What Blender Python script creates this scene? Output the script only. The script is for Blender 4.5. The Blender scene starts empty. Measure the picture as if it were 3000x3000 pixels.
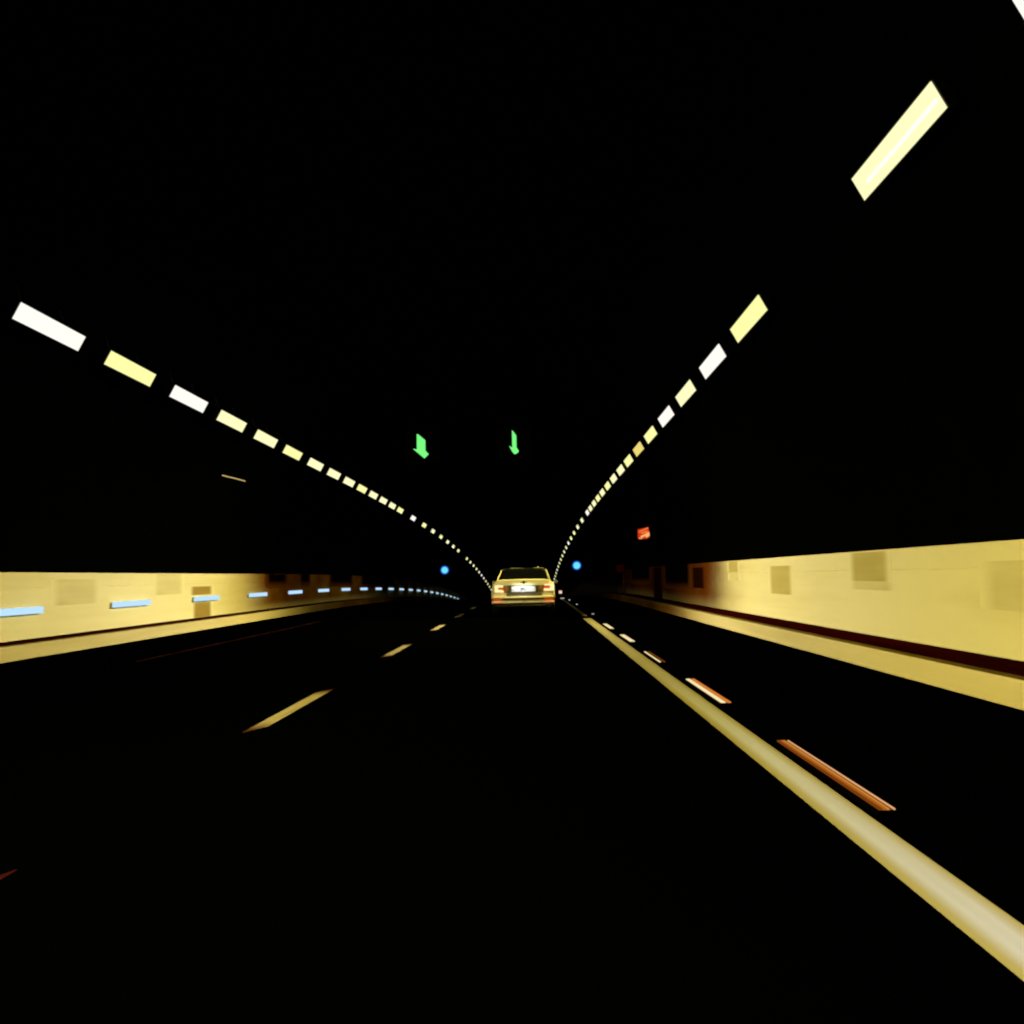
import bpy, math, random
from mathutils import Vector, Matrix

random.seed(7)
scene = bpy.context.scene
COL = scene.collection

# ------------------------------------------------------------------ helpers
CREST_Y, CREST_K, BEND_K = 42.8, .000231, 7e-6     # the road dips and bends slightly past the crest


def drop(y):
    return CREST_K * max(0.0, y - CREST_Y) ** 2


def bend(y):
    return BEND_K * max(0.0, y - CREST_Y) ** 2


def slope(y):
    return -2 * CREST_K * max(0.0, y - CREST_Y)


def at(x, y, z):
    return Vector((x + bend(y), y, z - drop(y)))


def stations(a, b):
    out, y = [], a
    while y < b - .01:
        out.append(y)
        y += 6 if y < 40 or y > 200 else 3
    return out + [b]


class MB:
    """collects shapes, builds ONE mesh object"""

    def __init__(s):
        s.v, s.f, s.m = [], [], []

    def add(s, verts, faces, mi=0):
        o = len(s.v)
        s.v += [tuple(v) for v in verts]
        s.f += [tuple(i + o for i in f) for f in faces]
        s.m += [mi] * len(faces)

    def box(s, x0, x1, y0, y1, z0, z1, mi=0):
        v = [(x0, y0, z0), (x1, y0, z0), (x1, y1, z0), (x0, y1, z0), (x0, y0, z1), (x1, y0, z1), (x1, y1, z1), (x0, y1, z1)]
        s.add(v, [(0, 3, 2, 1), (4, 5, 6, 7), (0, 1, 5, 4), (1, 2, 6, 5), (2, 3, 7, 6), (3, 0, 4, 7)], mi)

    def obox(s, c, ax, ay, az, mi=0):
        """box from centre and three half-axis vectors"""
        c, ax, ay, az = Vector(c), Vector(ax), Vector(ay), Vector(az)
        v = [c + i * ax + j * ay + k * az for k in (-1, 1) for j, i in ((-1, -1), (-1, 1), (1, 1), (1, -1))]
        s.add(v, [(0, 3, 2, 1), (4, 5, 6, 7), (0, 1, 5, 4), (1, 2, 6, 5), (2, 3, 7, 6), (3, 0, 4, 7)], mi)

    def loft(s, rings, closed=True, caps=True, mi=0):
        n = len(rings[0])
        v = [p for r in rings for p in r]
        f = []
        for i in range(len(rings) - 1):
            for j in range(n if closed else n - 1):
                k = (j + 1) % n
                f.append((i * n + j, i * n + k, (i + 1) * n + k, (i + 1) * n + j))
        if caps and closed:
            f.append(tuple(reversed(range(n))))
            f.append(tuple((len(rings) - 1) * n + j for j in range(n)))
        s.add(v, f, mi)

    def prism_y(s, poly, y0, y1, mi=0):
        """polygon in x,z given thickness along y"""
        s.loft([[(x, y0, z) for x, z in poly], [(x, y1, z) for x, z in poly]], mi=mi)

    def prism_x(s, poly, x0, x1, mi=0):
        s.loft([[(x0, y, z) for y, z in poly], [(x1, y, z) for y, z in poly]], mi=mi)

    def tube(s, a, b, r, n=12, r2=None, mi=0):
        a, b = Vector(a), Vector(b)
        d = (b - a).normalized()
        u = d.orthogonal().normalized()
        w = d.cross(u)
        r2 = r if r2 is None else r2
        s.loft([[a + r * (math.cos(t) * u + math.sin(t) * w) for t in [2 * math.pi * k / n for k in range(n)]],
                [b + r2 * (math.cos(t) * u + math.sin(t) * w) for t in [2 * math.pi * k / n for k in range(n)]]], mi=mi)

    def sweep(s, prof, a, b, mi=0, closed=False):
        """profile of (x, z) carried along the road"""
        s.loft([[at(x, y, z) for x, z in prof] for y in stations(a, b)], closed=closed, caps=closed, mi=mi)

    def mesh(s, name, mats, smooth=False):
        me = bpy.data.meshes.new(name)
        me.from_pydata(s.v, [], s.f)
        for m in (mats if isinstance(mats, (list, tuple)) else [mats]):
            me.materials.append(m)
        me.polygons.foreach_set('material_index', s.m)
        if smooth:
            me.polygons.foreach_set('use_smooth', [True] * len(me.polygons))
        me.update()
        return me

    def build(s, name, mats, parent=None, smooth=False, bevel=0, fix=True):
        me = s.mesh(name, mats, smooth)
        if fix:
            import bmesh
            bm = bmesh.new()
            bm.from_mesh(me)
            bmesh.ops.recalc_face_normals(bm, faces=bm.faces)
            bm.to_mesh(me)
            bm.free()
        o = link(name, me, parent)
        if bevel:
            b = o.modifiers.new('edge', 'BEVEL')
            b.width = bevel
            b.segments = 2
            b.limit_method = 'ANGLE'
            b.angle_limit = math.radians(35)
        return o


def link(name, data, parent=None):
    o = bpy.data.objects.new(name, data)
    COL.objects.link(o)
    o.parent = parent
    return o


def thing(name, label, cat, loc=(0, 0, 0), rot=(0, 0, 0), group=None):
    o = link(name, None)
    o.location = loc
    o.rotation_euler = rot
    o.empty_display_size = .2
    return tag(o, label, cat, group)


def tag(o, label=None, cat=None, group=None, kind=None):
    if label: o['label'] = label
    if cat: o['category'] = cat
    if group: o['group'] = group
    if kind: o['kind'] = kind
    return o


def copy_tree(o, parent=None):
    c = o.copy()
    COL.objects.link(c)
    c.parent = parent
    for ch in list(o.children):
        copy_tree(ch, c)
    return c


# ---------------------------------------------------------------- materials
def principled(name, col, rough=.6, metal=0, spec=.3, coat=0, noise=None, bump=0, nscale=(1, 1, 1)):
    m = bpy.data.materials.new(name)
    m.use_nodes = True
    nt = m.node_tree
    b = nt.nodes['Principled BSDF']
    b.inputs['Base Color'].default_value = (*col, 1)
    b.inputs['Roughness'].default_value = rough
    b.inputs['Metallic'].default_value = metal
    b.inputs['Specular IOR Level'].default_value = spec
    b.inputs['Coat Weight'].default_value = coat
    b.inputs['Coat Roughness'].default_value = .06
    if noise:
        scale, col2, lo, hi = noise
        tc = nt.nodes.new('ShaderNodeTexCoord')
        mp = nt.nodes.new('ShaderNodeMapping')
        mp.inputs['Scale'].default_value = nscale
        nz = nt.nodes.new('ShaderNodeTexNoise')
        nz.inputs['Scale'].default_value = scale
        nz.inputs['Detail'].default_value = 6
        nz.inputs['Roughness'].default_value = .6
        rp = nt.nodes.new('ShaderNodeMapRange')
        rp.inputs['From Min'].default_value = lo
        rp.inputs['From Max'].default_value = hi
        mx = nt.nodes.new('ShaderNodeMix')
        mx.data_type = 'RGBA'
        mx.inputs['A'].default_value = (*col, 1)
        mx.inputs['B'].default_value = (*col2, 1)
        nt.links.new(tc.outputs['Object'], mp.inputs['Vector'])
        nt.links.new(mp.outputs['Vector'], nz.inputs['Vector'])
        nt.links.new(nz.outputs['Fac'], rp.inputs['Value'])
        nt.links.new(rp.outputs['Result'], mx.inputs['Factor'])
        nt.links.new(mx.outputs['Result'], b.inputs['Base Color'])
        if bump:
            bp = nt.nodes.new('ShaderNodeBump')
            bp.inputs['Strength'].default_value = bump
            bp.inputs['Distance'].default_value = .02
            nt.links.new(nz.outputs['Fac'], bp.inputs['Height'])
            nt.links.new(bp.outputs['Normal'], b.inputs['Normal'])
    return m


def emission(name, col, strength=1.0):
    m = bpy.data.materials.new(name)
    m.use_nodes = True
    nt = m.node_tree
    nt.nodes.clear()
    e = nt.nodes.new('ShaderNodeEmission')
    e.inputs['Color'].default_value = (*col, 1)
    e.inputs['Strength'].default_value = strength
    o = nt.nodes.new('ShaderNodeOutputMaterial')
    nt.links.new(e.outputs[0], o.inputs['Surface'])
    return m


M = {}
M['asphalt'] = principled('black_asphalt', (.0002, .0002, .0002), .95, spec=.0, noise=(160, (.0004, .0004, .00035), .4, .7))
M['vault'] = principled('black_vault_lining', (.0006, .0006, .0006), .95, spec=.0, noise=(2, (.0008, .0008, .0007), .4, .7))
M['tile'] = principled('cream_wall_panel', (.80, .73, .44), .7, spec=.0, noise=(1.1, (.72, .65, .36), .42, .72), nscale=(1, .22, 2.2))
M['tile_old'] = principled('ochre_wall_panel', (.60, .50, .19), .6, spec=.0, noise=(1.6, (.52, .42, .14), .4, .7), nscale=(1, .3, 2))
M['tile_worn'] = principled('faded_wall_panel', (.72, .64, .34), .6, spec=.0, noise=(1.6, (.66, .58, .30), .4, .7), nscale=(1, .3, 2))
M['brown'] = principled('brown_cabinet_paint', (.44, .28, .06), .6, spec=0, noise=(1.2, (.26, .15, .03), .35, .7), nscale=(1, .4, 1.5))
M['brown_shade'] = principled('brown_far_shade', (.40, .21, .022), .7, spec=0, noise=(.9, (.24, .09, .006), .38, .68), nscale=(1, .35, 1.2))  # dimness of the far walls as a brown, unused
M['darkpanel'] = principled('dark_door_paint', (.004, .002, .001), .7, spec=.0, noise=(3, (.008, .003, .001), .4, .7))
M['kerb'] = principled('ochre_kerb_concrete', (.60, .50, .24), .8, spec=.0, noise=(1.6, (.44, .35, .13), .4, .72), nscale=(1, .12, 3.5))
M['kerb_top'] = principled('dimmed_kerb_top', (.16, .10, .012), .85, spec=.05, noise=(2, (.09, .05, .006), .4, .7), nscale=(1, .2, 1))  # top shaded by colour, as the overhead light would whiten it
M['walk'] = principled('oxblood_walkway_coat', (.034, .002, .0012), .9, spec=.0, noise=(1.5, (.014, .0016, .0008), .4, .7), nscale=(1, .15, 1))
M['paint'] = principled('worn_cream_road_paint', (.44, .40, .27), .85, spec=.0)
_nt = M['paint'].node_tree
_tc = _nt.nodes.new('ShaderNodeTexCoord')
_sp = _nt.nodes.new('ShaderNodeSeparateXYZ')
M_LINE = (_nt, _tc, _sp)
M['paint_dash'] = principled('worn_yellow_road_paint', (.27, .22, .11), .85, spec=.0, noise=(3, (.20, .15, .05), .38, .7), nscale=(6, .3, 1))
M['paint_dim'] = principled('rubbed_out_road_paint', (.030, .004, .002), .9, spec=.0, noise=(5, (.012, .002, .001), .4, .65), nscale=(3, .6, 1))
M['paint_rust'] = principled('rusty_worn_road_paint', (.06, .016, .008), .9, spec=.0, noise=(1.5, (.015, .003, .002), .35, .65), nscale=(1, .5, 1))
M['metal'] = principled('black_fixture_metal', (.006, .006, .006), .6, spec=.1, noise=(8, (.01, .01, .009), .4, .7))
M['olive_shade'] = principled('olive_recess_shade', (.30, .22, .045), .6, spec=.2, noise=(18, (.26, .19, .035), .4, .7))  # darker tone painting the shade of bumper band and plate recess
M['chrome'] = principled('chrome_trim', (.8, .78, .7), .15, metal=1)
M['car'] = principled('champagne_car_paint', (.84, .73, .38), .42, metal=.05, spec=.4, coat=.3, noise=(40, (.81, .72, .39), .4, .7))
M['roof_black'] = principled('black_shaded_roof', (.004, .004, .004), .3, spec=.3, noise=(30, (.005, .005, .005), .4, .7))  # roof set black to paint its unlit look, unlike the body
M['glass'] = principled('dark_car_glass', (.003, .003, .003), .12, spec=.25)
M['plastic'] = principled('dark_bumper_plastic', (.10, .08, .03), .6, spec=.2, noise=(30, (.08, .06, .02), .4, .7))
M['rubber'] = principled('black_tyre_rubber', (.012, .012, .012), .85, spec=.1, noise=(30, (.016, .016, .016), .4, .7))
M['alloy'] = principled('grey_alloy', (.3, .3, .29), .35, metal=.8)
M['plate'] = principled('white_plate', (.85, .86, .88), .5, noise=(20, (.82, .84, .86), .4, .7))
M['plate_frame'] = principled('grey_plate_frame', (.10, .095, .075), .5, noise=(20, (.08, .075, .06), .4, .7))
M['ink'] = principled('grey_plate_ink', (.03, .035, .035), .6, noise=(20, (.04, .045, .045), .4, .7))
M['tail_bright'] = emission('tail_light_hot', (1.25, 1.0, .46), 1.0)
M['tail_red'] = emission('tail_light_red', (.75, .075, .015), 1)
M['reflector'] = emission('glowing_red_reflector', (.50, .055, .008), 1)  # reflectors made to emit, painting the red glow at the bumper corners
M['side_red'] = emission('dim_red_side_glow', (.17, .014, .002), 1)
M['reflector_pink'] = emission('glowing_pink_reflector', (1.0, .34, .13), 1)
M['blue_strip'] = emission('blue_white_tube', (.49, .76, 1.0), 1.05)
M['blue_core'] = emission('blue_lamp_core', (.16, .78, 1.0), 1.0)
M['blue_mid'] = emission('blue_lamp_lens', (.035, .28, .85), 1.0)
M['blue_rim'] = emission('blue_lamp_edge', (.002, .02, .22), 1.0)
M['green'] = emission('green_arrow_diodes', (.20, 1.0, .22), 1.0)
M['red_face'] = emission('red_sign_face', (.62, .035, .005), 1.0)
M['red_bar'] = emission('orange_sign_stroke', (.92, .19, .045), 1.0)
M['cream_bar'] = emission('cream_sign_stroke', (1.0, .46, .15), 1.0)
M['stud_cream'] = emission('cream_stud_smear', (1.0, .80, .42), 1.0)
M['stud_orange'] = emission('orange_stud_smear', (.70, .20, .03), 1.0)
M['stud_amber'] = emission('amber_marker_strip', (.40, .12, .012), 1.0)
M['stud_rust'] = emission('rust_stud_smear', (.20, .045, .004), 1.0)
M['stud_gold'] = emission('gold_marker_strip', (.60, .26, .04), 1.0)
M['stud_peach'] = emission('peach_marker_strip', (.85, .42, .19), 1.0)
M['stud_white'] = emission('white_marker_glint', (.5, .5, .48), 1.0)
M['marker_pink'] = emission('pink_marker_lens', (1.0, .62, .48), 1.0)
M['arc'] = emission('dim_warm_tube', (.62, .43, .15), 1.0)
M['sign_red'] = principled('dull_red_sign_paint', (.5, .03, .02), .6, noise=(12, (.4, .02, .02), .4, .7))
M['post'] = principled('rusty_post_paint', (.25, .08, .03), .7, noise=(12, (.18, .05, .02), .4, .7))


def ramp(nt, src, lo, hi, a=0.0, b=1.0, kind='SMOOTHSTEP'):
    n = nt.nodes.new('ShaderNodeMapRange')
    n.interpolation_type = kind
    n.inputs['From Min'].default_value = lo
    n.inputs['From Max'].default_value = hi
    n.inputs['To Min'].default_value = a
    n.inputs['To Max'].default_value = b
    nt.links.new(src, n.inputs['Value'])
    return n.outputs['Result']


def math_node(nt, op, a, b=None):
    n = nt.nodes.new('ShaderNodeMath')
    n.operation = op
    for i, v in enumerate((a, b)):
        if v is None: continue
        if isinstance(v, (int, float)): n.inputs[i].default_value = v
        else: nt.links.new(v, n.inputs[i])
    return n.outputs[0]


def mix(nt, fac, a, b):
    n = nt.nodes.new('ShaderNodeMix')
    n.data_type = 'RGBA'
    nt.links.new(fac, n.inputs['Factor'])
    for k, v in (('A', a), ('B', b)):
        if isinstance(v, tuple): n.inputs[k].default_value = (*v, 1)
        else: nt.links.new(v, n.inputs[k])
    return n.outputs['Result']


def streaks(nt, vec, scale, stretch, lo, hi):
    mp = nt.nodes.new('ShaderNodeMapping')
    mp.inputs['Scale'].default_value = stretch
    nz = nt.nodes.new('ShaderNodeTexNoise')
    nz.inputs['Scale'].default_value = scale
    nz.inputs['Detail'].default_value = 5
    nt.links.new(vec, mp.inputs['Vector'])
    nt.links.new(mp.outputs['Vector'], nz.inputs['Vector'])
    return ramp(nt, nz.outputs['Fac'], lo, hi, kind='LINEAR')


CREAM, CREAM2, FAR_SHADE, FAR_SHADE2 = (.78, .685, .36), (.68, .585, .27), (.34, .17, .014), (.17, .05, .004)  # the brown pair paints the light falloff of the far tunnel


def wall_material(name, y0, y1, z1, foot=.45, lit_col=(CREAM, CREAM2), far_shade=(FAR_SHADE, FAR_SHADE2)):
    """cream panels with the fading far light painted in as brown (y0..y1), less so near the foot of the wall"""
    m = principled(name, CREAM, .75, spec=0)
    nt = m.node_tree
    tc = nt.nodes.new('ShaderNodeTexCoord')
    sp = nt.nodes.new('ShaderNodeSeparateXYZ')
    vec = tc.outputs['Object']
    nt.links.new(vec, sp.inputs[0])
    c = mix(nt, streaks(nt, vec, 1.0, (1, .10, 2.0), .42, .72), *lit_col)
    b = mix(nt, streaks(nt, vec, .8, (1, .30, 1.0), .35, .65), *far_shade)
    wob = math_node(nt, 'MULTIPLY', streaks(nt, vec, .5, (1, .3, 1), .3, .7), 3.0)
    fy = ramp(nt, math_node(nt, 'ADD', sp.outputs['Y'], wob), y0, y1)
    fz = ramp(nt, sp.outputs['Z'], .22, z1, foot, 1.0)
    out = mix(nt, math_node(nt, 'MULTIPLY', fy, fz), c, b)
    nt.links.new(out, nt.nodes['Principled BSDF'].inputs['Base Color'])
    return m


def soft_panel(name, col, border, h, soft, z0=None, z1=None):
    """panel colour fading out to the colour of the wall round it at both ends"""
    m = principled(name, col, .75, spec=0)
    nt = m.node_tree
    tc = nt.nodes.new('ShaderNodeTexCoord')
    sp = nt.nodes.new('ShaderNodeSeparateXYZ')
    nt.links.new(tc.outputs['Object'], sp.inputs[0])
    f = ramp(nt, math_node(nt, 'ABSOLUTE', sp.outputs['Y']), h, h - soft)
    if z1 is not None:
        f = math_node(nt, 'MULTIPLY', f, ramp(nt, sp.outputs['Z'], z0, z1))
    st = streaks(nt, tc.outputs['Object'], 1.4, (1, .25, 2.5), .3, .7)
    c = mix(nt, st, col, tuple(v * .82 for v in col))
    nt.links.new(mix(nt, f, border, c), nt.nodes['Principled BSDF'].inputs['Base Color'])
    return m


# solid line: cream in the middle, worn yellow along both edges
_nt.links.new(_tc.outputs['Object'], _sp.inputs[0])
_d = math_node(_nt, 'ABSOLUTE', math_node(_nt, 'SUBTRACT', _sp.outputs['X'], 1.475))
_c = mix(_nt, streaks(_nt, _tc.outputs['Object'], 1.2, (9, .14, 1), .35, .7), (.66, .65, .62), (.56, .53, .44))
_c = mix(_nt, ramp(_nt, math_node(_nt, 'ADD', _sp.outputs['Y'], streaks(_nt, _tc.outputs['Object'], .5, (3, .2, 1), .3, .7)), 7.5, 17), _c, (.50, .42, .15))  # paler near stretch paints in headlight glow that fades with distance
_c = mix(_nt, ramp(_nt, _d, .02, .105), _c, (.46, .38, .12))
_nt.links.new(_c, _nt.nodes['Principled BSDF'].inputs['Base Color'])
# dashes: paint rubbed thin towards both ends of each dash
_nt = M['paint_dash'].node_tree
_tc = _nt.nodes.new('ShaderNodeTexCoord')
_sp = _nt.nodes.new('ShaderNodeSeparateXYZ')
_nt.links.new(_tc.outputs['Object'], _sp.inputs[0])
_m = math_node(_nt, 'FLOORED_MODULO', math_node(_nt, 'SUBTRACT', _sp.outputs['Y'], .8), 8.3)
_e = math_node(_nt, 'ABSOLUTE', math_node(_nt, 'SUBTRACT', _m, 1.675))
_f = math_node(_nt, 'MULTIPLY', ramp(_nt, _e, .95, 1.68), ramp(_nt, _sp.outputs['X'], .9, .5))
_c = mix(_nt, streaks(_nt, _tc.outputs['Object'], 3, (6, .3, 1), .38, .7), (.29, .235, .115), (.21, .16, .05))
_nt.links.new(mix(_nt, _f, _c, (.045, .014, .003)), _nt.nodes['Principled BSDF'].inputs['Base Color'])
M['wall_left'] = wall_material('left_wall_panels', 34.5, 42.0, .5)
M['wall_right'] = wall_material('right_wall_panels', 26.0, 34.0, .62, .72, far_shade=((.17, .045, .004), (.07, .010, .0012)))
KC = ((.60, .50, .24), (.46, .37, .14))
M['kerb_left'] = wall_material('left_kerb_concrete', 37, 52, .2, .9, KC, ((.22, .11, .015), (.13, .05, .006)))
M['kerb_right'] = wall_material('right_kerb_concrete', 24, 37, .2, .9, KC, ((.16, .075, .010), (.09, .03, .004)))  # kerb colours darken with distance to paint the fading light

# lamp lenses: hue per kind
HUE = {'white': (1.06, 1.02, .93), 'yellow': (1.02, 1.02, .41), 'pale': (1.03, 1.02, .56), 'amber': (.86, .70, .19)}
LIGHT = {'white': (1, .94, .78), 'yellow': (1, .86, .22), 'pale': (1, .89, .36), 'amber': (1, .80, .18)}
LENS_MATS = {k: emission(f'{k}_lamp_lens', c) for k, c in HUE.items()}
LAMP_DATA = {}
POWER = 152.0
SPREAD = 78


def lamp_light(kind, power):
    """area light set before a lens, unseen from the camera, thrown across the road"""
    key = (kind, round(power, 1))
    if key not in LAMP_DATA:
        l = bpy.data.lights.new('lamp_light', 'AREA')
        l.shape = 'RECTANGLE'
        l.size, l.size_y = 2.4, .26
        l.energy = power
        l.color = LIGHT[kind]
        l.spread = math.radians(SPREAD)
        LAMP_DATA[key] = l
    return LAMP_DATA[key]


def level_at(y, side):
    """lamps are dimmed in steps past the bright zone"""
    y -= 2.6 * (side > 0)
    steps = ((4, 1.5), (10, .95), (19, .78), (24, .95), (28, 1.3), (31.2, 1.75), (33.5, .12), (58, .10)) if side > 0 else \
            ((4, 1.4), (10, .85), (18, .70), (23, .80), (27.5, 1.3), (30.2, 1.5), (33.5, .07), (58, .06))
    for lim, f in steps:
        if y < lim:
            return POWER * f
    return 0


# ------------------------------------------------------------------ setting
Y0, Y1 = -16.0, 320.0
XL, XR = -8.95, 4.75            # wall faces
KL, KR = -8.2, 3.95             # kerb faces
WALK_Z, WALL_Z = .24, 1.42

m = MB()
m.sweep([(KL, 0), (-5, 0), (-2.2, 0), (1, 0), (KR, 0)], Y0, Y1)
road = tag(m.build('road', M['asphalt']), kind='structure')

# markings: painted on the road, so parts of it
m = MB()
m.sweep([(1.357, .004), (1.572, .004)], Y0, 31.1)
e = m.build('edge_line', M['paint'], road)
e['label'] = 'thick cream solid lane line'
m = MB()
m.sweep([(1.455, .004), (1.575, .004)], 32.9, 58.5)
e = m.build('edge_line', M['paint_dash'], road)
e['label'] = 'thinner dim far stretch of the solid lane line'
for k in range(6):
    a = .75 + 8.3 * k + (.05 if k else 0)
    mm = MB()
    b = min(a + 3.35, 4.86) if k == 0 else a + 3.35
    if k == 0:
        a, b = 1.2, 4.78
    w = .065 if k else .06
    c0 = -2.205
    mm.loft([[at(c0 + l * w, y, .004), at(c0 + r * w, y, .004)] for y, l, r in ((a - .05, -1, -.8), (a + .3, -1, .95), (b - .3, -.95, 1), (b + .05, .8, 1))], closed=False, caps=False)
    mm.build('lane_dash', M['paint_dash'] if k else M['paint_dim'], road)
m = MB()
m.sweep([(-6.02, .004), (-5.965, .004)], 17.5, 33)
e = m.build('edge_line', M['paint_rust'], road)
e['label'] = 'thin worn dark red edge line'

for side, kx, wx, nm in ((-1, KL, XL, 'left'), (1, KR, XR, 'right')):
    m = MB()
    m.sweep([(kx, 0), (kx + side * .012, WALK_Z - .03), (kx + side * .03, WALK_Z - .006)], Y0, Y1)
    m.sweep([(kx + side * .03, WALK_Z - .006), (kx + side * .05, WALK_Z), (kx + side * .15, WALK_Z)], Y0, Y1, mi=1)
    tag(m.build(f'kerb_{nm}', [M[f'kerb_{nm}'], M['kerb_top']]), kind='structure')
    m = MB()
    m.sweep([(kx + side * .15, WALK_Z), (wx, WALK_Z)], Y0, Y1)
    tag(m.build(f'walkway_{nm}', M['walk']), kind='structure')
    # wall: cladding with a joint line and a capping
    lab = ('long cream panelled tunnel wall behind the left kerb, with blue lights' if side < 0
           else 'long cream panelled tunnel wall behind the right kerb, with darker panels')
    m = MB()
    m.sweep([(wx, WALK_Z), (wx, 1.135)], Y0, Y1)
    m.sweep([(wx, 1.135), (wx + side * .008, 1.138), (wx + side * .008, 1.146), (wx, 1.149)], Y0, Y1)
    m.sweep([(wx, 1.149), (wx, WALL_Z), (wx + side * .06, WALL_Z)], Y0, Y1)
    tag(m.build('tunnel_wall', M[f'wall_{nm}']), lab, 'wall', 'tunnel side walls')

CX, HW, APEX = -2.1, 6.91, 7.45


def vault_pts(n=28):
    p = []
    for i in range(n + 1):
        t = math.pi * i / n
        c, s_ = math.cos(t), math.sin(t)
        p.append((CX - HW * math.copysign(abs(c) ** (2 / 2.4), c), WALL_Z + (APEX - WALL_Z) * abs(s_) ** (2 / 2.4)))
    return p


def vault_z(x):
    return WALL_Z + (APEX - WALL_Z) * max(0, 1 - (abs(x - CX) / HW) ** 2.4) ** (1 / 2.4)


def vault_x(z, side):
    return CX + side * HW * max(0, 1 - ((z - WALL_Z) / (APEX - WALL_Z)) ** 2.4) ** (1 / 2.4)


m = MB()
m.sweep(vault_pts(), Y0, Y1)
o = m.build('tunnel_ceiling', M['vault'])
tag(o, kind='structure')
for y, nm in ((Y0, 'near'), (Y1, 'far')):
    m = MB()
    p = [at(x, y, z) for x, z in vault_pts()] + [at(XR, y, 0), at(XL, y, 0)]
    m.add(p, [tuple(range(len(p)))])
    o = tag(m.build(f'tunnel_end_{nm}', M['vault']), kind='structure')

# ------------------------------------------------------------ ceiling lamps
TILT = math.radians(61.5)
LEN, WID = 2.42, .27


def lamp_parts(root, side):
    """strip luminaire tilted towards the road; local origin at the lens centre"""
    u = Vector((-side * math.cos(TILT), 0, math.sin(TILT)))       # across the lens, upwards
    n = Vector((-side * math.sin(TILT), 0, -math.cos(TILT)))      # out of the lens
    yv = Vector((0, 1, 0))
    h = MB()
    h.obox(-n * .06, u * (WID / 2 + .015), yv * (LEN / 2 + .03), n * .045)
    for s_ in (-1, 1):
        h.obox(-n * .004 + u * s_ * (WID / 2 + .008), u * .007, yv * (LEN / 2 + .03), n * .011)
    hm = h.build('housing', M['metal'], root)
    g = MB()
    g.obox(-n * .007, u * WID / 2, yv * LEN / 2, n * .007)
    lens = g.build('lens', LENS_MATS['pale'], root)
    for dy in (-.8, .8):
        b = MB()
        p = -n * .1 + yv * dy
        x, z = (-7.367 if side < 0 else 3.549), 5.17
        top = Vector((side * .22, dy, vault_z(x + side * .22) - z + .03))
        b.tube(p, top, .022, 8)
        b.build('bracket', M['metal'], root)
    return lens


ORD = ('first second third fourth fifth sixth seventh eighth ninth tenth eleventh twelfth thirteenth fourteenth fifteenth sixteenth '
       'seventeenth eighteenth nineteenth twentieth').split()
ORD += ['twenty-' + w for w in ORD[:9]] + ['thirtieth'] + ['thirty-' + w for w in ORD[:9]]

LENS_MESH = {}


def lamp_row(side, x, ys, kinds, first_seen):
    nm = 'left' if side < 0 else 'right'
    proto = thing('ceiling_light', 'x', 'ceiling light', group=f'strip lights of the {nm} ceiling row')
    lamp_parts(proto, side)
    seen = 0
    for y, kind in zip(ys, kinds):
        o = copy_tree(proto) if y != ys[-1] else proto      # the prototype itself becomes the last one
        o.location = at(x, y, 5.17)
        o.rotation_euler = (math.atan(slope(y)), 0, 0)
        lens = [c for c in o.children if c.name.startswith('lens')][0]
        mt = LENS_MATS[kind]
        if mt.name not in LENS_MESH.setdefault(side, {}):
            me = lens.data.copy()
            me.materials.clear()
            me.materials.append(mt)
            LENS_MESH[side][mt.name] = me
        lens.data = LENS_MESH[side][mt.name]
        if level_at(y, side) > 0:
            n = Vector((-side * math.sin(TILT), 0, -math.cos(TILT)))
            u = Vector((-side * math.cos(TILT), 0, math.sin(TILT)))
            lt = link('lamp_light', lamp_light(kind, level_at(y, side)), o)
            q = Matrix((Vector((0, 1, 0)), -n.cross(Vector((0, 1, 0))), -n)).transposed()
            lt.matrix_local = q.to_4x4()
            lt.location = n * .02
        col = {'white': 'white', 'yellow': 'yellow', 'pale': 'pale yellow', 'amber': 'dimmer amber'}[kind]
        if y < first_seen:
            o['label'] = f'strip light of the {nm} row overhead, before the first in view'
        else:
            o['label'] = f'{col} strip light, {ORD[seen]} from the near end of the {nm} ceiling row'
            seen += 1
        if side > 0 and abs(y - 10.92) < .1:
            o['label'] = 'long pale yellow strip light with white tube, second from the near right end'
            u = Vector((-math.cos(TILT), 0, math.sin(TILT)))
            n = Vector((-math.sin(TILT), 0, -math.cos(TILT)))
            yv = Vector((0, 1, 0))
            t = MB()
            t.obox(n * .006 - u * .02 - yv * .14, u * .02, yv * (LEN / 2 - .17), n * .005)
            t.build('tube', LENS_MATS['white'], lens)


def kinds_for(given, ys, first, seed):
    r = random.Random(seed)
    out = []
    it = iter(given)
    for y in ys:
        if y < first:
            out.append('white' if y < 3.2 or first < 10 else r.choice(['yellow', 'pale']))
        else:
            c = next(it, None)
            out.append({'W': 'white', 'Y': 'yellow', 'P': 'pale', 'A': 'amber'}[c] if c else r.choice(['pale', 'white', 'pale', 'yellow']))
    return out


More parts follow.
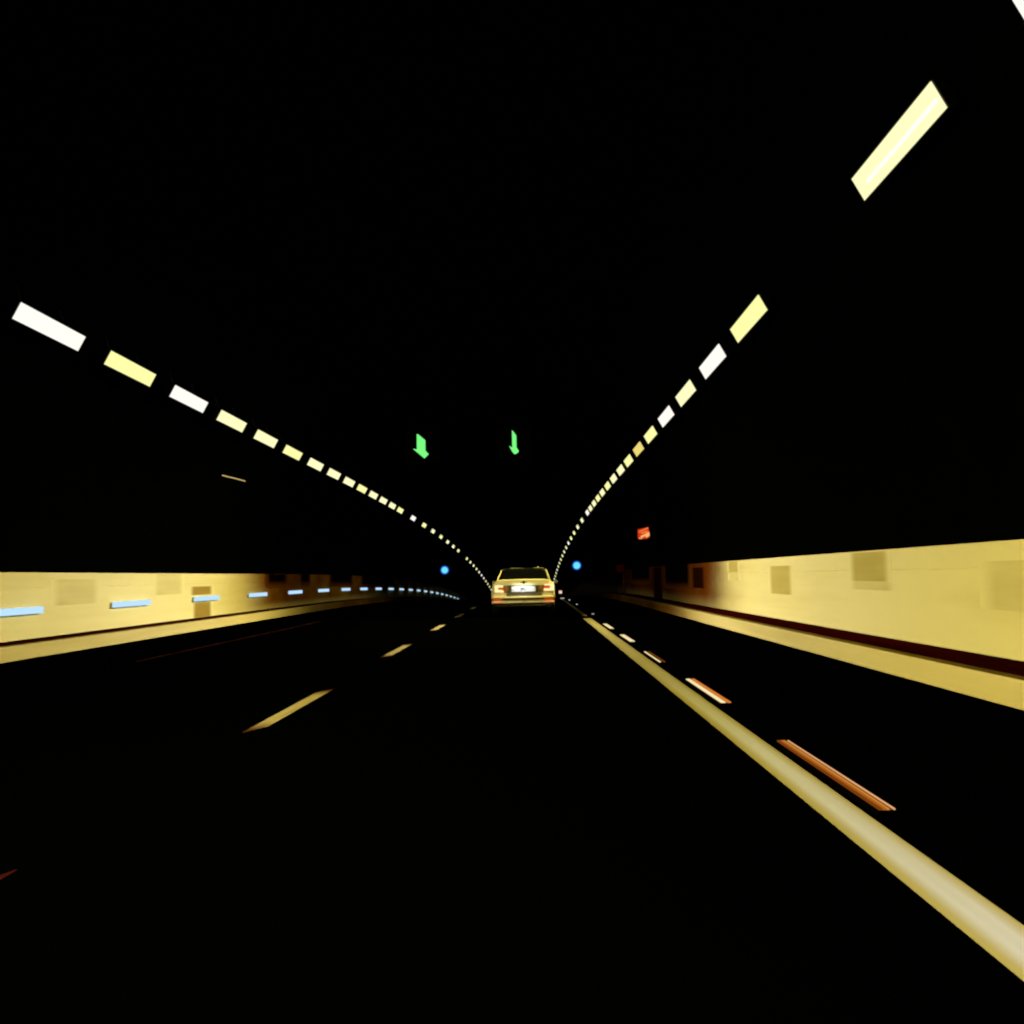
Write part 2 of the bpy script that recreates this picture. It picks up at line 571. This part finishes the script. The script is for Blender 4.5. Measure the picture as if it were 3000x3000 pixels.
ysL = [17.62 - 3.74 * k for k in range(8, 0, -1)] + [17.75, 21.38, 25.08, 28.70, 32.42, 36.1, 39.95, 43.7, 47.38, 51.0, 54.7, 58.4, 62.2, 65.93]
ysL += [73.2, 80.7, 87.9, 95.6, 103.2, 110.6, 118.0] + [133.2 + 7.5 * k for k in range(13)]
ysR = [10.69 - 3.76 * k for k in range(6, 0, -1)] + [10.92, 18.43, 22.1, 25.95, 29.73, 33.6, 37.4, 41.2, 44.85, 48.68, 52.5, 56.4, 60.1, 63.9, 67.8, 71.6]
ysR += [79.2 + 7.5 * k for k in range(20)]
lamp_row(-1, -7.367, ysL, kinds_for('WYWPPYPPPYPPPYWYPYPPY', ysL, 17, 3), 17)
lamp_row(1, 3.549, ysR, kinds_for('WPYWPWYAYPPYPYPP', ysR, 6, 4), 6)

# ------------------------------------------------- blue strips on left wall
proto = thing('wall_light', 'x', 'wall light', group='blue strip lights along the left wall')
m = MB()
m.box(-.055, -.002, -1.2, 1.2, -.05, .05)
m.build('housing', M['tile_worn'], proto, bevel=.01)
m = MB()
m.box(0, .035, -1.22, 1.22, -.062, .062)
m.build('lens', M['blue_strip'], proto, bevel=.012)
for k in range(21):
    y = 19.78 + 5.97 * k
    o = proto if k == 0 else copy_tree(proto)
    o.location = at(XL + .058, y, .745)
    o.rotation_euler = (math.atan(slope(y)), 0, 0)
    o['label'] = f'pale blue strip light, {ORD[k]} from the near end of the left wall'

# -------------------------------------- cladding panels, cabinets and doors
def panel(name, x, side, y0, y1, z0, z1, mat, label, cat, group=None, depth=.02, handle=False):
    o = thing(name, label, cat, at(x, (y0 + y1) / 2, z0), group=group)
    d = -side * depth
    hy, hz = (y1 - y0) / 2, z1 - z0
    m = MB()
    m.box(min(0, d), max(0, d), -hy, hy, 0, hz)
    if mat in SOFT:
        mat = soft_panel('weathered_panel', SOFT[mat], CREAM if mat is not M['darkpanel'] else (.11, .026, .0025), hy, min(.5, hy * .4))
        depth, d = .002, -side * .002
        m = MB()
        m.box(min(0, d), max(0, d), -hy, hy, 0, hz)
    m.build('body' if depth > .05 else 'panel', mat, o)
    if handle:
        m = MB()
        e = d - side * .006
        m.box(min(d, e), max(d, e), -hy + .06, hy - .06, .05, hz - .05)
        dr = m.build('door', mat, o)
        m = MB()
        e2 = e - side * .02
        m.box(min(e, e2), max(e, e2), -hy + .12, -hy + .16, hz * .45, hz * .45 + .14)
        m.build('handle', M['metal'], dr)
    return o


SOFT = {M['tile_old']: (.52, .42, .14), M['tile_worn']: (.68, .585, .275), M['brown']: (.34, .23, .055), M['darkpanel']: (.02, .004, .001)}
G = 'darker panels on the tunnel walls'
panel('wall_cabinet', XR, 1, 21.15, 23.35, .72, 1.255, M['tile_old'], 'small ochre cabinet mid-height on the right wall, near its bright end', 'cabinet', G, .035)
panel('wall_hatch', XR, 1, 15.4, 17.45, .99, 1.40, M['tile_old'], 'ochre hatch under the top edge of the right wall', 'hatch', G, .025)
panel('wall_hatch', XR, 1, 15.25, 17.45, .87, .985, M['tile_worn'], 'faded narrow strip panel just below the ochre hatch on the right wall', 'panel', G, .012)
panel('wall_cabinet', XR, 1, 9.2, 12.4, .72, 1.22, M['tile_worn'], 'wide faded cabinet on the right wall, cut by the photo edge', 'cabinet', G, .02)
panel('wall_hatch', XR, 1, 26.6, 28.15, 1.16, 1.40, M['tile_old'], 'small ochre hatch high on the right wall where the light fades', 'hatch', G, .025)
panel('wall_hatch', XR, 1, 26.5, 28.1, .96, 1.13, M['tile_worn'], 'faded small panel below the hatch where the right wall darkens', 'panel', G, .012)
panel('wall_cabinet', XR, 1, 31.9, 34.4, .72, 1.30, M['darkpanel'], 'black cabinet on the dark stretch of the right wall', 'cabinet', G, .08)
panel('wall_door', XR, 1, 42.2, 45.4, WALK_Z, 1.40, M['darkpanel'], 'black service door in the far dim stretch of the right wall', 'door', None, .06)
panel('wall_hatch', XL, -1, 21.5, 24.0, .80, 1.29, M['tile_worn'], 'faded hatch on the left wall between the first two blue lights', 'hatch', G, .012)
panel('wall_hatch', XL, -1, 27.35, 29.85, .90, 1.40, M['tile_worn'], 'faded hatch under the top edge of the left wall, before the brown cabinet', 'hatch', G, .014)
panel('wall_cabinet', XL, -1, 30.3, 32.6, .845, 1.07, M['brown'], 'brown box above the third blue light on the left wall', 'cabinet', G, .05)
panel('wall_cabinet', XL, -1, 30.5, 32.5, WALK_Z + .004, .645, M['brown'], 'brown cabinet below the third blue light, standing on the left walkway', 'cabinet', G, .05)


def dark_patch(x, side, y0, y1, z0, label, r=.22):
    """shade between light pools, painted as a black patch with rounded lower corners"""
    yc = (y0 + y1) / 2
    o = thing('wall_panel', label, 'panel', at(x, yc, z0), (math.atan(slope(yc)), 0, 0), group='painted shade patches on the dim wall stretches')  # stands in for shade between light pools, no real panel
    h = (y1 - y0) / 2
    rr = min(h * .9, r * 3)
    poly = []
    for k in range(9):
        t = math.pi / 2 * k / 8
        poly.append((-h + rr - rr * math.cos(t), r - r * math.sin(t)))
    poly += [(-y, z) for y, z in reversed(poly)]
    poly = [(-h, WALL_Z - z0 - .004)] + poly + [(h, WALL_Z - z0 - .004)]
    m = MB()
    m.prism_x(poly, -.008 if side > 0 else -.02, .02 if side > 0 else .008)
    m.build('panel', soft_panel('painted_shade', (.004, .0012, .0006), FAR_SHADE2, h, min(.9, h * .45), 0, .3), o)


dark_patch(XL, -1, 38.9, 42.8, .93, 'painted shade patch at the top of the left wall, after the fourth blue light')
dark_patch(XL, -1, 44.8, 47.0, .92, 'narrow painted shade patch at the top of the left wall, before the sixth blue light')
dark_patch(XL, -1, 51.3, 58.2, .88, 'long painted shade patch at the top of the left wall, over the seventh blue light')
dark_patch(XL, -1, 61.0, 76.0, .80, 'longest painted shade patch on the left wall, farthest along it')
dark_patch(XR, 1, 34.6, 41.6, .62, 'painted shade patch on the right wall between the black cabinet and the service door', .3)
dark_patch(XR, 1, 46.2, 55.4, .74, 'painted shade patch on the right wall between the service door and the rusty post', .3)
dark_patch(XR, 1, 58.6, 80.0, .60, 'painted shade patch on the right wall beyond the rusty post', .2)

# ----------------------------------------------------------- lane signals
def signal(x, y, z, poly, label):
    o = thing('lane_signal', label, 'lane signal', at(x, y, z), group='green arrow lane signals')
    m = MB()
    m.box(-.62, .62, .03, .28, -.62, .62)
    m.build('housing', M['metal'], o, bevel=.03)
    m = MB()
    m.prism_y(poly, 0.0, .028)
    m.build('arrow', M['green'], o)
    for dx in (-.4, .4):
        m = MB()
        m.tube((dx, .15, .6), (dx, .15, vault_z(x + dx) - z + .02), .03, 8)
        m.build('hanger', M['metal'], o)


AL = [(-4.24, 6.66), (-4.19, 6.655), (-3.92, 6.42), (-3.92, 6.02), (-3.80, 5.885), (-3.965, 5.725), (-4.395, 6.10), (-4.245, 6.075)]
AR = [(-.605, 6.72), (-.555, 6.68), (-.445, 6.52), (-.445, 6.06), (-.36, 5.93), (-.40, 5.86), (-.515, 5.80), (-.61, 5.90), (-.72, 6.13), (-.605, 6.06)]
signal(-4.05, 44, 6.2, [(x + 4.05, z - 6.2) for x, z in AL], 'green arrow signal with the broader arrow, over the left lane')
signal(-.52, 44, 6.25, [(x + .52, z - 6.25) for x, z in AR], 'green arrow signal with the thinner arrow, over the right lane')

# ------------------------------------------------------- round blue lamps
def blue_lamp(x, y, z, side, label):
    o = thing('round_lamp', label, 'round lamp', at(x, y, z), group='round blue lamps')
    m = MB()
    m.tube((0, .02, 0), (0, .16, 0), .46, 28)
    m.build('housing', M['metal'], o)
    for r, d, k in ((.44, .0, 'blue_rim'), (.36, -.02, 'blue_mid'), (.29, -.04, 'blue_core')):
        m = MB()
        m.tube((0, d, 0), (0, d + .03, 0), r, 28)
        m.build('lens', M[k], o)
    m = MB()
    m.tube((0, .1, 0), (vault_x(z, side) - x + side * .02, .1, 0), .04, 10)
    m.build('bracket', M['metal'], o)


blue_lamp(-8.35, 112.0, 3.0, -1, 'round blue lamp glowing on the left side, beyond the blue wall strips')
blue_lamp(4.15, 105.8, 2.93, 1, 'round blue lamp glowing on the right side, past the car')

# --------------------------------------------------------------- red sign
o = thing('lit_sign', 'small glowing red and orange sign jutting from the right side above the wall', 'lit sign', at(4.50, 46, 2.77))
m = MB()
m.box(-.24, .26, .02, .16, -.24, .24)
m.build('housing', M['metal'], o, bevel=.015)
m = MB()
m.prism_y([(-.235, .14), (.225, .235), (.225, -.17), (.10, -.235), (-.22, -.235), (-.235, -.2)], 0, .018)
face = m.build('face', M['red_face'], o)
for mat, polys in (('red_bar', [[(-.21, .06), (.16, .215), (.19, .17), (-.18, .01)], [(-.12, .01), (.14, .10), (.15, .02), (-.08, -.045)], [(-.19, -.19), (-.15, -.215), (-.02, -.10), (-.05, -.07)]]),
                   ('cream_bar', [[(-.13, -.12), (.02, -.06), (.225, .06), (.225, -.12), (.1, -.19), (.05, -.13), (-.10, -.20)], [(-.20, -.20), (-.06, -.215), (-.06, -.232), (-.19, -.232)]])):
    m = MB()
    for i, p in enumerate(polys):
        m.prism_y(p, -.004 - .002 * i - (.007 if mat == 'cream_bar' else 0), -.001)
    m.build('stroke', M[mat], face)
m = MB()
m.tube((.2, .1, 0), (vault_x(2.77, 1) - 4.50 + .03, .1, 0), .035, 8)
m.build('bracket', M['metal'], o)

# ---------------------------------------------------- thin arc high on left
m = MB()
pts = [(-8.40, 31.6, 4.10), (-8.40, 32.3, 4.115), (-8.40, 32.9, 4.13), (-8.40, 33.5, 4.14), (-8.40, 34.1, 4.147)]
for a, b in zip(pts, pts[1:]):
    m.tube(a, b, .016, 8)
o = thing('strip_light', 'thin dim warm tube high on the dark left side of the ceiling', 'strip light', (-8.40, 32.9, 4.13))
t = m.build('tube', M['arc'], o)
t.data.transform(Matrix.Translation((8.40, -32.9, -4.13)))
m = MB()
for dy in (-.9, .9):
    m.tube((0, dy, 0), (vault_x(4.13, -1) + 8.40 - .02, dy, 0), .02, 8)
m.build('bracket', M['metal'], o)

# ---------------------------------------------------- smeared and small road studs beside line
def bar(y, half, strips, label, cat='smeared road stud'):  # studs smeared by motion, built as long glowing bars
    o = thing('stud_smear', label, cat, at(1.67, y, .004), group='smeared road studs beside the solid line')
    m = MB()
    m.prism_y([(-.065, 0), (.065, 0), (.05, .016), (-.05, .016)], -half - .05, half + .05)
    m.build('base', M['vault'], o)
    for x0, x1, mat in strips:
        m = MB()
        m.box(x0, x1, -half, half, .0165, .024)
        m.build('strip', M[mat], o)
    return o


bar(6.77, 1.15, [(-.04, -.022, 'stud_rust'), (-.022, -.002, 'stud_amber'), (-.002, .010, 'stud_gold'), (.010, .022, 'stud_rust'), (.032, .038, 'stud_peach')],
    'long dull amber smeared road stud beside the solid line, nearest to the viewer')
bar(11.44, 1.16, [(-.03, .012, 'stud_cream'), (.028, .06, 'stud_orange')], 'cream and orange smeared road stud, second nearest beside the solid line')
bar(16.1, 1.02, [(-.04, -.018, 'stud_cream'), (.02, .036, 'stud_rust')], 'thin cream and rust smeared road stud, third nearest beside the solid line')
bar(20.87, 1.13, [(-.02, .018, 'stud_cream'), (.03, .062, 'stud_cream')], 'double cream smeared road stud, fourth nearest beside the solid line')
bar(25.77, 1.2, [(-.03, .0, 'stud_cream'), (.01, .05, 'stud_cream')], 'short cream smeared road stud, fifth nearest beside the solid line')
for y, l, x in ((34.2, 'first glint past the smeared ones', 1.79), (45.7, 'middle one of the tiny far glints', 1.77), (54.9, 'tiny glint at the far end of the solid line', 1.78), (61.7, 'wide glint at the far line tip', 1.63)):
    o = thing('road_stud', 'small white road stud, ' + l, 'road stud', at(x, y, .0), group='small road studs beyond the smeared ones')
    m = MB()
    m.prism_y([(-.06, 0), (.06, 0), (.045, .03), (-.045, .03)], -.05, .05)
    m.build('base', M['metal'], o)
    m = MB()
    w = .10 if y > 60 else .035
    m.box(-w, w, -.06, -.052, .004, .05 if y > 50 else .028)
    m.build('reflector', M['stud_white'], o)

o = thing('marker_post', 'short post with a pinkish white lit head, right of the car', 'marker post', at(1.62, 65.2, 0))
m = MB()
m.tube((0, 0, 0), (0, 0, .03), .11, 14)
m.tube((0, 0, .03), (0, 0, .45), .035, 12)
m.build('post', M['metal'], o)
m = MB()
m.box(-.085, .085, -.05, -.036, .26, .42)
m.build('lamp', M['marker_pink'], o, bevel=.006)

# -------------------------------------------------- sign post far on right
o = thing('sign_post', 'thin rusty post with a dim red round sign, on the far right walkway', 'sign post', at(4.55, 57.2, WALK_Z))
m = MB()
m.tube((0, 0, 0), (0, 0, 1.45), .035, 10)
m.build('post', M['post'], o)
m = MB()
m.box(-.14, .16, .04, .07, .55, .60)
m.build('crossbar', M['post'], o)
m = MB()
m.tube((-.18, -.04, 1.25), (-.18, -.01, 1.25), .2, 20)
m.build('sign_disc', M['sign_red'], o)

# --------------------------------------------------------------------- car
car = thing('sedan_car', 'champagne sedan car seen from behind, tail lights lit, white number plate', 'car', (-.245, 33.42, 0), (0, 0, math.radians(-1.0)))


def ring(y, hw, zb, zs, zt, n=1):
    """cross-section of the lower body at y"""
    half = [(0, zb), (hw * .80, zb), (hw * .95, zb + .06), (hw, zb + (zs - zb) * .40), (hw * .992, zb + (zs - zb) * .72),
            (hw * .955, zs - .015), (hw * .88, zs + (zt - zs) * .6), (hw * .66, zt), (0, zt + .012)]
    return [(x, y, z) for x, z in half] + [(-x, y, z) for x, z in reversed(half[1:-1])]


m = MB()
m.loft([ring(.10, .865, .42, .92, .985), ring(.13, .895, .40, .95, 1.035), ring(.22, .912, .30, .965, 1.062), ring(.62, .92, .24, .97, 1.072),
        ring(1.5, .925, .22, .95, 1.02), ring(2.6, .925, .22, .93, 1.0), ring(3.35, .92, .22, .88, .99), ring(4.1, .90, .24, .80, .88),
        ring(4.55, .84, .26, .70, .76), ring(4.75, .70, .32, .60, .64)])
body = m.build('body', M['car'], car, smooth=False, bevel=.012)

# trunk lid: bright upper face, undercut recess round the plate
m = MB()
prof = [(.12, 1.066), (.085, 1.072), (.055, 1.055), (.03, .925), (.028, .905), (.062, .888), (.082, .70), (.12, .69)]
rings = []
for x in (-.76, -.74, -.3, 0, .3, .74, .76):
    k = 1 if abs(x) < .75 else .0
    bow = .05 * (abs(x) / .76) ** 2
    rings.append([(x, y + bow + (0 if k else .02), z - (0 if k else .012) - .012 * (abs(x) / .76) ** 3) for y, z in prof])
m.loft(rings)
lid = m.build('trunk_lid', M['car'], car)
m = MB()
m.loft([[(-.56, .10, .70), (-.45, .10, .875), (.47, .10, .878), (.58, .10, .70)], [(-.56, .072, .70), (-.45, .052, .875), (.47, .052, .878), (.58, .072, .70)]])
m.build('plate_recess', M['olive_shade'], lid)
m = MB()
m.box(-.47, .49, .045, .10, .872, .888)
m.build('trim_strip', M['plastic'], lid)

# bumper with a ledge, a darker middle band and a bright lower lip
m = MB()
prof = [(.16, .69), (.055, .685), (.02, .60), (-.035, .588), (-.05, .55), (-.012, .535), (.012, .462), (-.035, .448), (-.042, .405), (.03, .37), (.20, .35)]
rings = []
for x, by in ((-.905, .20), (-.895, .12), (-.84, .055), (-.6, .015), (0, 0), (.6, .015), (.84, .055), (.895, .12), (.905, .20)):
    rings.append([(x, y + by, z) for y, z in prof])
m.loft(rings)
bump = m.build('bumper', M['car'], car)
m = MB()
m.loft([[(x, by - .012, .530), (x, by + .008, .464), (x, by + .05, .464), (x, by + .05, .530)] for x, by in ((-.87, .09), (-.6, .015), (0, 0), (.6, .015), (.87, .09))])
m.build('bumper_shade_band', M['olive_shade'], bump)
m = MB()
m.prism_x([(.01, .588), (.0, .60), (.03, .683), (.06, .683)], -.47, .53)
m.build('step_pad', M['plastic'], bump)
for s_, x0, x1 in ((-1, -.86, -.58), (1, .60, .88)):
    m = MB()
    def bx(x): return .055 * (max(0, abs(x) - .3) / .54) ** 2
    for a, b, z0, z1, d in ((x0, x1, .478, .515, -.006),):
        m.loft([[(x, bx(x) + d, z0), (x, bx(x) + d - .012, z1), (x, bx(x) + .02, z1), (x, bx(x) + .02, z0)] for x in (a, (a + b) / 2, b)])
    m.build('reflector', M['reflector'], bump)
    m = MB()
    m.loft([[(x, bx(x) - .05, .412), (x, bx(x) - .048, .438), (x, bx(x) - .02, .438), (x, bx(x) - .02, .412)] for x in (x0, (x0 + x1) / 2, x1)])
    m.build('reflector', M['reflector_pink'], bump)
for s_ in (-1, 1):
    m = MB()
    m.loft([[(s_ * x, y, .468), (s_ * x, y - .004, .60 if s_ > 0 else .53), (s_ * (x - .02), y + .03, .60 if s_ > 0 else .53), (s_ * (x - .02), y + .03, .468)]
            for x, y in ((.868, .058), (.90, .115), (.911, .20), (.914, .42))])
    m.build('side_glow', M['side_red'], bump)  # glowing strips added for the red tail-light glow on the flanks
m = MB()
m.box(.02, .07, -.05, -.03, .447, .456)
m.build('sensor', M['chrome'], bump)

# tail lights: bright C-shaped lens round a red block
for s_ in (-1, 1):
    o_ = MB()
    if s_ < 0:
        pc = [(-.81, .915), (-.57, .905), (-.57, .852), (-.715, .852), (-.715, .785), (-.60, .772), (-.545, .735), (-.545, .71), (-.81, .71)]
        pr = [(-.712, .849), (-.575, .849), (-.575, .788), (-.712, .788)]
        pi = [(-.57, .86), (-.42, .845), (-.455, .72), (-.54, .71), (-.565, .79)]
    else:
        pc = [(.62, .925), (.89, .935), (.905, .90), (.905, .735), (.62, .735), (.60, .75), (.60, .80), (.785, .80), (.785, .885), (.62, .885)]
        pr = [(.625, .882), (.782, .882), (.782, .803), (.625, .803)]
        pi = [(.42, .86), (.615, .872), (.615, .80), (.60, .745), (.56, .74)]
    def arc_y(x): return .055 * (abs(x) / .76) ** 2
    def plate_poly(mb, poly, y0, y1):
        mb.loft([[(x, y0 + arc_y(x), z) for x, z in poly], [(x, y1 + arc_y(x), z) for x, z in poly]])
    m = MB()
    plate_poly(m, pc, .008, .14)
    lamp = m.build('tail_light', M['tail_bright'], car)
    m = MB()
    plate_poly(m, pr, .014, .13)
    m.build('red_lens', M['tail_red'], lamp)
    m = MB()
    plate_poly(m, pi, .03, .12)
    m.build('amber_lens', principled('amber_lens_plastic', (.52, .20, .05), .4, noise=(20, (.36, .16, .03), .4, .7)), lamp)

# number plate
m = MB()
m.box(-.355, .385, .02, .05, .69, .882)
fr = m.build('number_plate', M['plate_frame'], car, bevel=.006)
m = MB()
m.box(-.33, .36, .014, .0195, .715, .868)
m.build('plate_face', M['plate'], fr)
cu = bpy.data.curves.new('lettering', 'FONT')
cu.body = 'SPI1'
cu.size = .125
cu.align_x = 'CENTER'
cu.align_y = 'CENTER'
cu.extrude = .002
cu.offset = .004
tmp = bpy.data.objects.new('lettering', cu)
COL.objects.link(tmp)
bpy.context.view_layer.update()
me = bpy.data.meshes.new_from_object(tmp.evaluated_get(bpy.context.evaluated_depsgraph_get()))
bpy.data.objects.remove(tmp)
me.materials.clear()
me.materials.append(M['ink'])
lt = link('lettering', me, fr)
lt.location = (.01, .0115, .79)
lt.rotation_euler = (math.radians(90), 0, 0)
lt.scale = (.78, 1.1, 1)

# added light behind the lid edge, whitening the plate
ld = bpy.data.lights.new('plate_fill', 'AREA')
ld.shape = 'RECTANGLE'
ld.size, ld.size_y = .5, .02
ld.energy = 1.5
ld.color = (.86, .94, 1.0)
lo = link('plate_fill', ld, car)
lo.location = (.01, -.10, .915)
lo.rotation_euler = (math.radians(35), 0, 0)

# emblem: dark disc with two small bright wings
m = MB()
m.tube((.03, .030, .985), (.03, .05, .985), .045, 20)
m.build('emblem', M['plastic'], lid)
m = MB()
for sx in (-1, 1):
    m.prism_y([(.03 + sx * .055, .975), (.03 + sx * .10, .985), (.03 + sx * .095, 1.0), (.03 + sx * .055, .995)], .032, .045)
m.build('emblem_wing', M['chrome'], lid)

# greenhouse: glass block, roof, pillars
def gring(z, hx, y0, y1):
    return [(-hx, y0 + .06, z), (-hx * .85, y0, z), (hx * .85, y0, z), (hx, y0 + .06, z), (hx, y1, z), (-hx, y1, z)]
m = MB()
m.loft([gring(1.03, .775, .66, 3.35), gring(1.34, .655, 1.22, 2.62)])
m.build('window_glass', M['glass'], car)
m = MB()
m.loft([gring(1.335, .665, 1.19, 2.66), gring(1.375, .635, 1.24, 2.58), gring(1.405, .54, 1.36, 2.45)])
m.build('roof', M['roof_black'], car, bevel=.015)
for s_ in (-1, 1):
    m = MB()
    m.tube((s_ * .60, 1.25, 1.385), (s_ * .585, 2.5, 1.39), .006, 8)
    m.build('roof_side_highlight', M['car'], car)  # thin body-coloured tubes drawn as highlights along the roof edges
m = MB()
m.tube((-.40, 1.30, 1.405), (.0, 1.29, 1.408), .004, 8)
m.tube((.30, 1.29, 1.408), (.60, 1.30, 1.40), .005, 8)
m.build('roof_rear_highlight', M['car'], car)  # broken line of tubes drawn as the rear roof highlight
for s_ in (-1, 1):
    for (p0, p1, w) in (((s_ * .775, .70, 1.02), (s_ * .655, 1.26, 1.345), .015), ((s_ * .785, 2.0, 1.0), (s_ * .665, 1.98, 1.345), .03), ((s_ * .785, 3.30, 1.0), (s_ * .66, 2.60, 1.345), .03)):
        m = MB()
        m.tube(p0, p1, w, 8)
        m.build('pillar', M['car'], car, smooth=True)
m = MB()
m.prism_x([(1.36, 1.395), (1.54, 1.40), (1.42, 1.452), (1.37, 1.45)], .42, .45)
m.build('roof_glint', M['car'], car)  # small fin drawn for a highlight at the end of the roof
for s_ in (-1, 1):
    m = MB()
    m.loft([[(s_ * (.90 + .05 * math.cos(t)) + s_ * .08, y, .98 + .055 * math.sin(t)) for t in [k * math.pi / 5 for k in range(10)]] for y in (2.95, 3.08)])
    m.build('mirror', M['car'], car)
for s_ in (-1, 1):
    for y in (.95, 3.75):
        m = MB()
        ro = MB()
        N = 28
        prof = [(.20, -.105), (.30, -.11), (.325, -.085), (.325, .085), (.30, .11), (.20, .105)]
        m.loft([[(s_ * .80 + w, y + r * math.cos(t), .325 + r * math.sin(t)) for r, w in prof] for t in [2 * math.pi * k / N for k in range(N + 1)]], caps=False)
        wheel = m.build('wheel', M['rubber'], car)
        ro.tube((s_ * .80 - .09, y, .325), (s_ * .80 + .09, y, .325), .2, 20)
        for k in range(5):
            t = 2 * math.pi * k / 5
            ro.obox((s_ * .897, y + .1 * math.cos(t), .325 + .1 * math.sin(t)), (.006, 0, 0), (0, .09 * math.cos(t), .09 * math.sin(t)), (0, -.018 * math.sin(t), .018 * math.cos(t)))
        ro.build('rim', M['alloy'], wheel)

# ------------------------------------------------------- world and camera
w = bpy.data.worlds.new('World')
scene.world = w
w.use_nodes = True
w.node_tree.nodes['Background'].inputs['Color'].default_value = (0, 0, 0, 1)
w.node_tree.nodes['Background'].inputs['Strength'].default_value = 0

cd = bpy.data.cameras.new('camera')
cam = link('camera', cd)
R_ = Vector((0.9996362198506777, 0.016383723160872343, -0.02142432211377826))
U_ = Vector((0.02229333400277064, -0.05483943964275349, 0.9982462837990982))
F_ = Vector((-0.01518009294068858, 0.9983607611855828, 0.05518473795584576))
mw = Matrix((R_, U_, -F_)).transposed().to_4x4()
mw.translation = (0, 0, 1.17)
cam.matrix_world = mw
cd.sensor_width = 36
cd.lens = 36 * 3400 / 3000
cd.clip_start = .05
cd.clip_end = 1000
scene.camera = cam

scene.view_settings.view_transform = 'Standard'
scene.view_settings.look = 'None'
scene.view_settings.exposure = 0
scene.view_settings.gamma = 1
scene.render.engine = 'CYCLES'
scene.cycles.use_denoising = True
scene.cycles.max_bounces = 6
scene.cycles.sample_clamp_indirect = 4
scene.cycles.use_light_tree = True
scene.cycles.pixel_filter_type = 'BLACKMAN_HARRIS'
scene.cycles.filter_width = 2.1
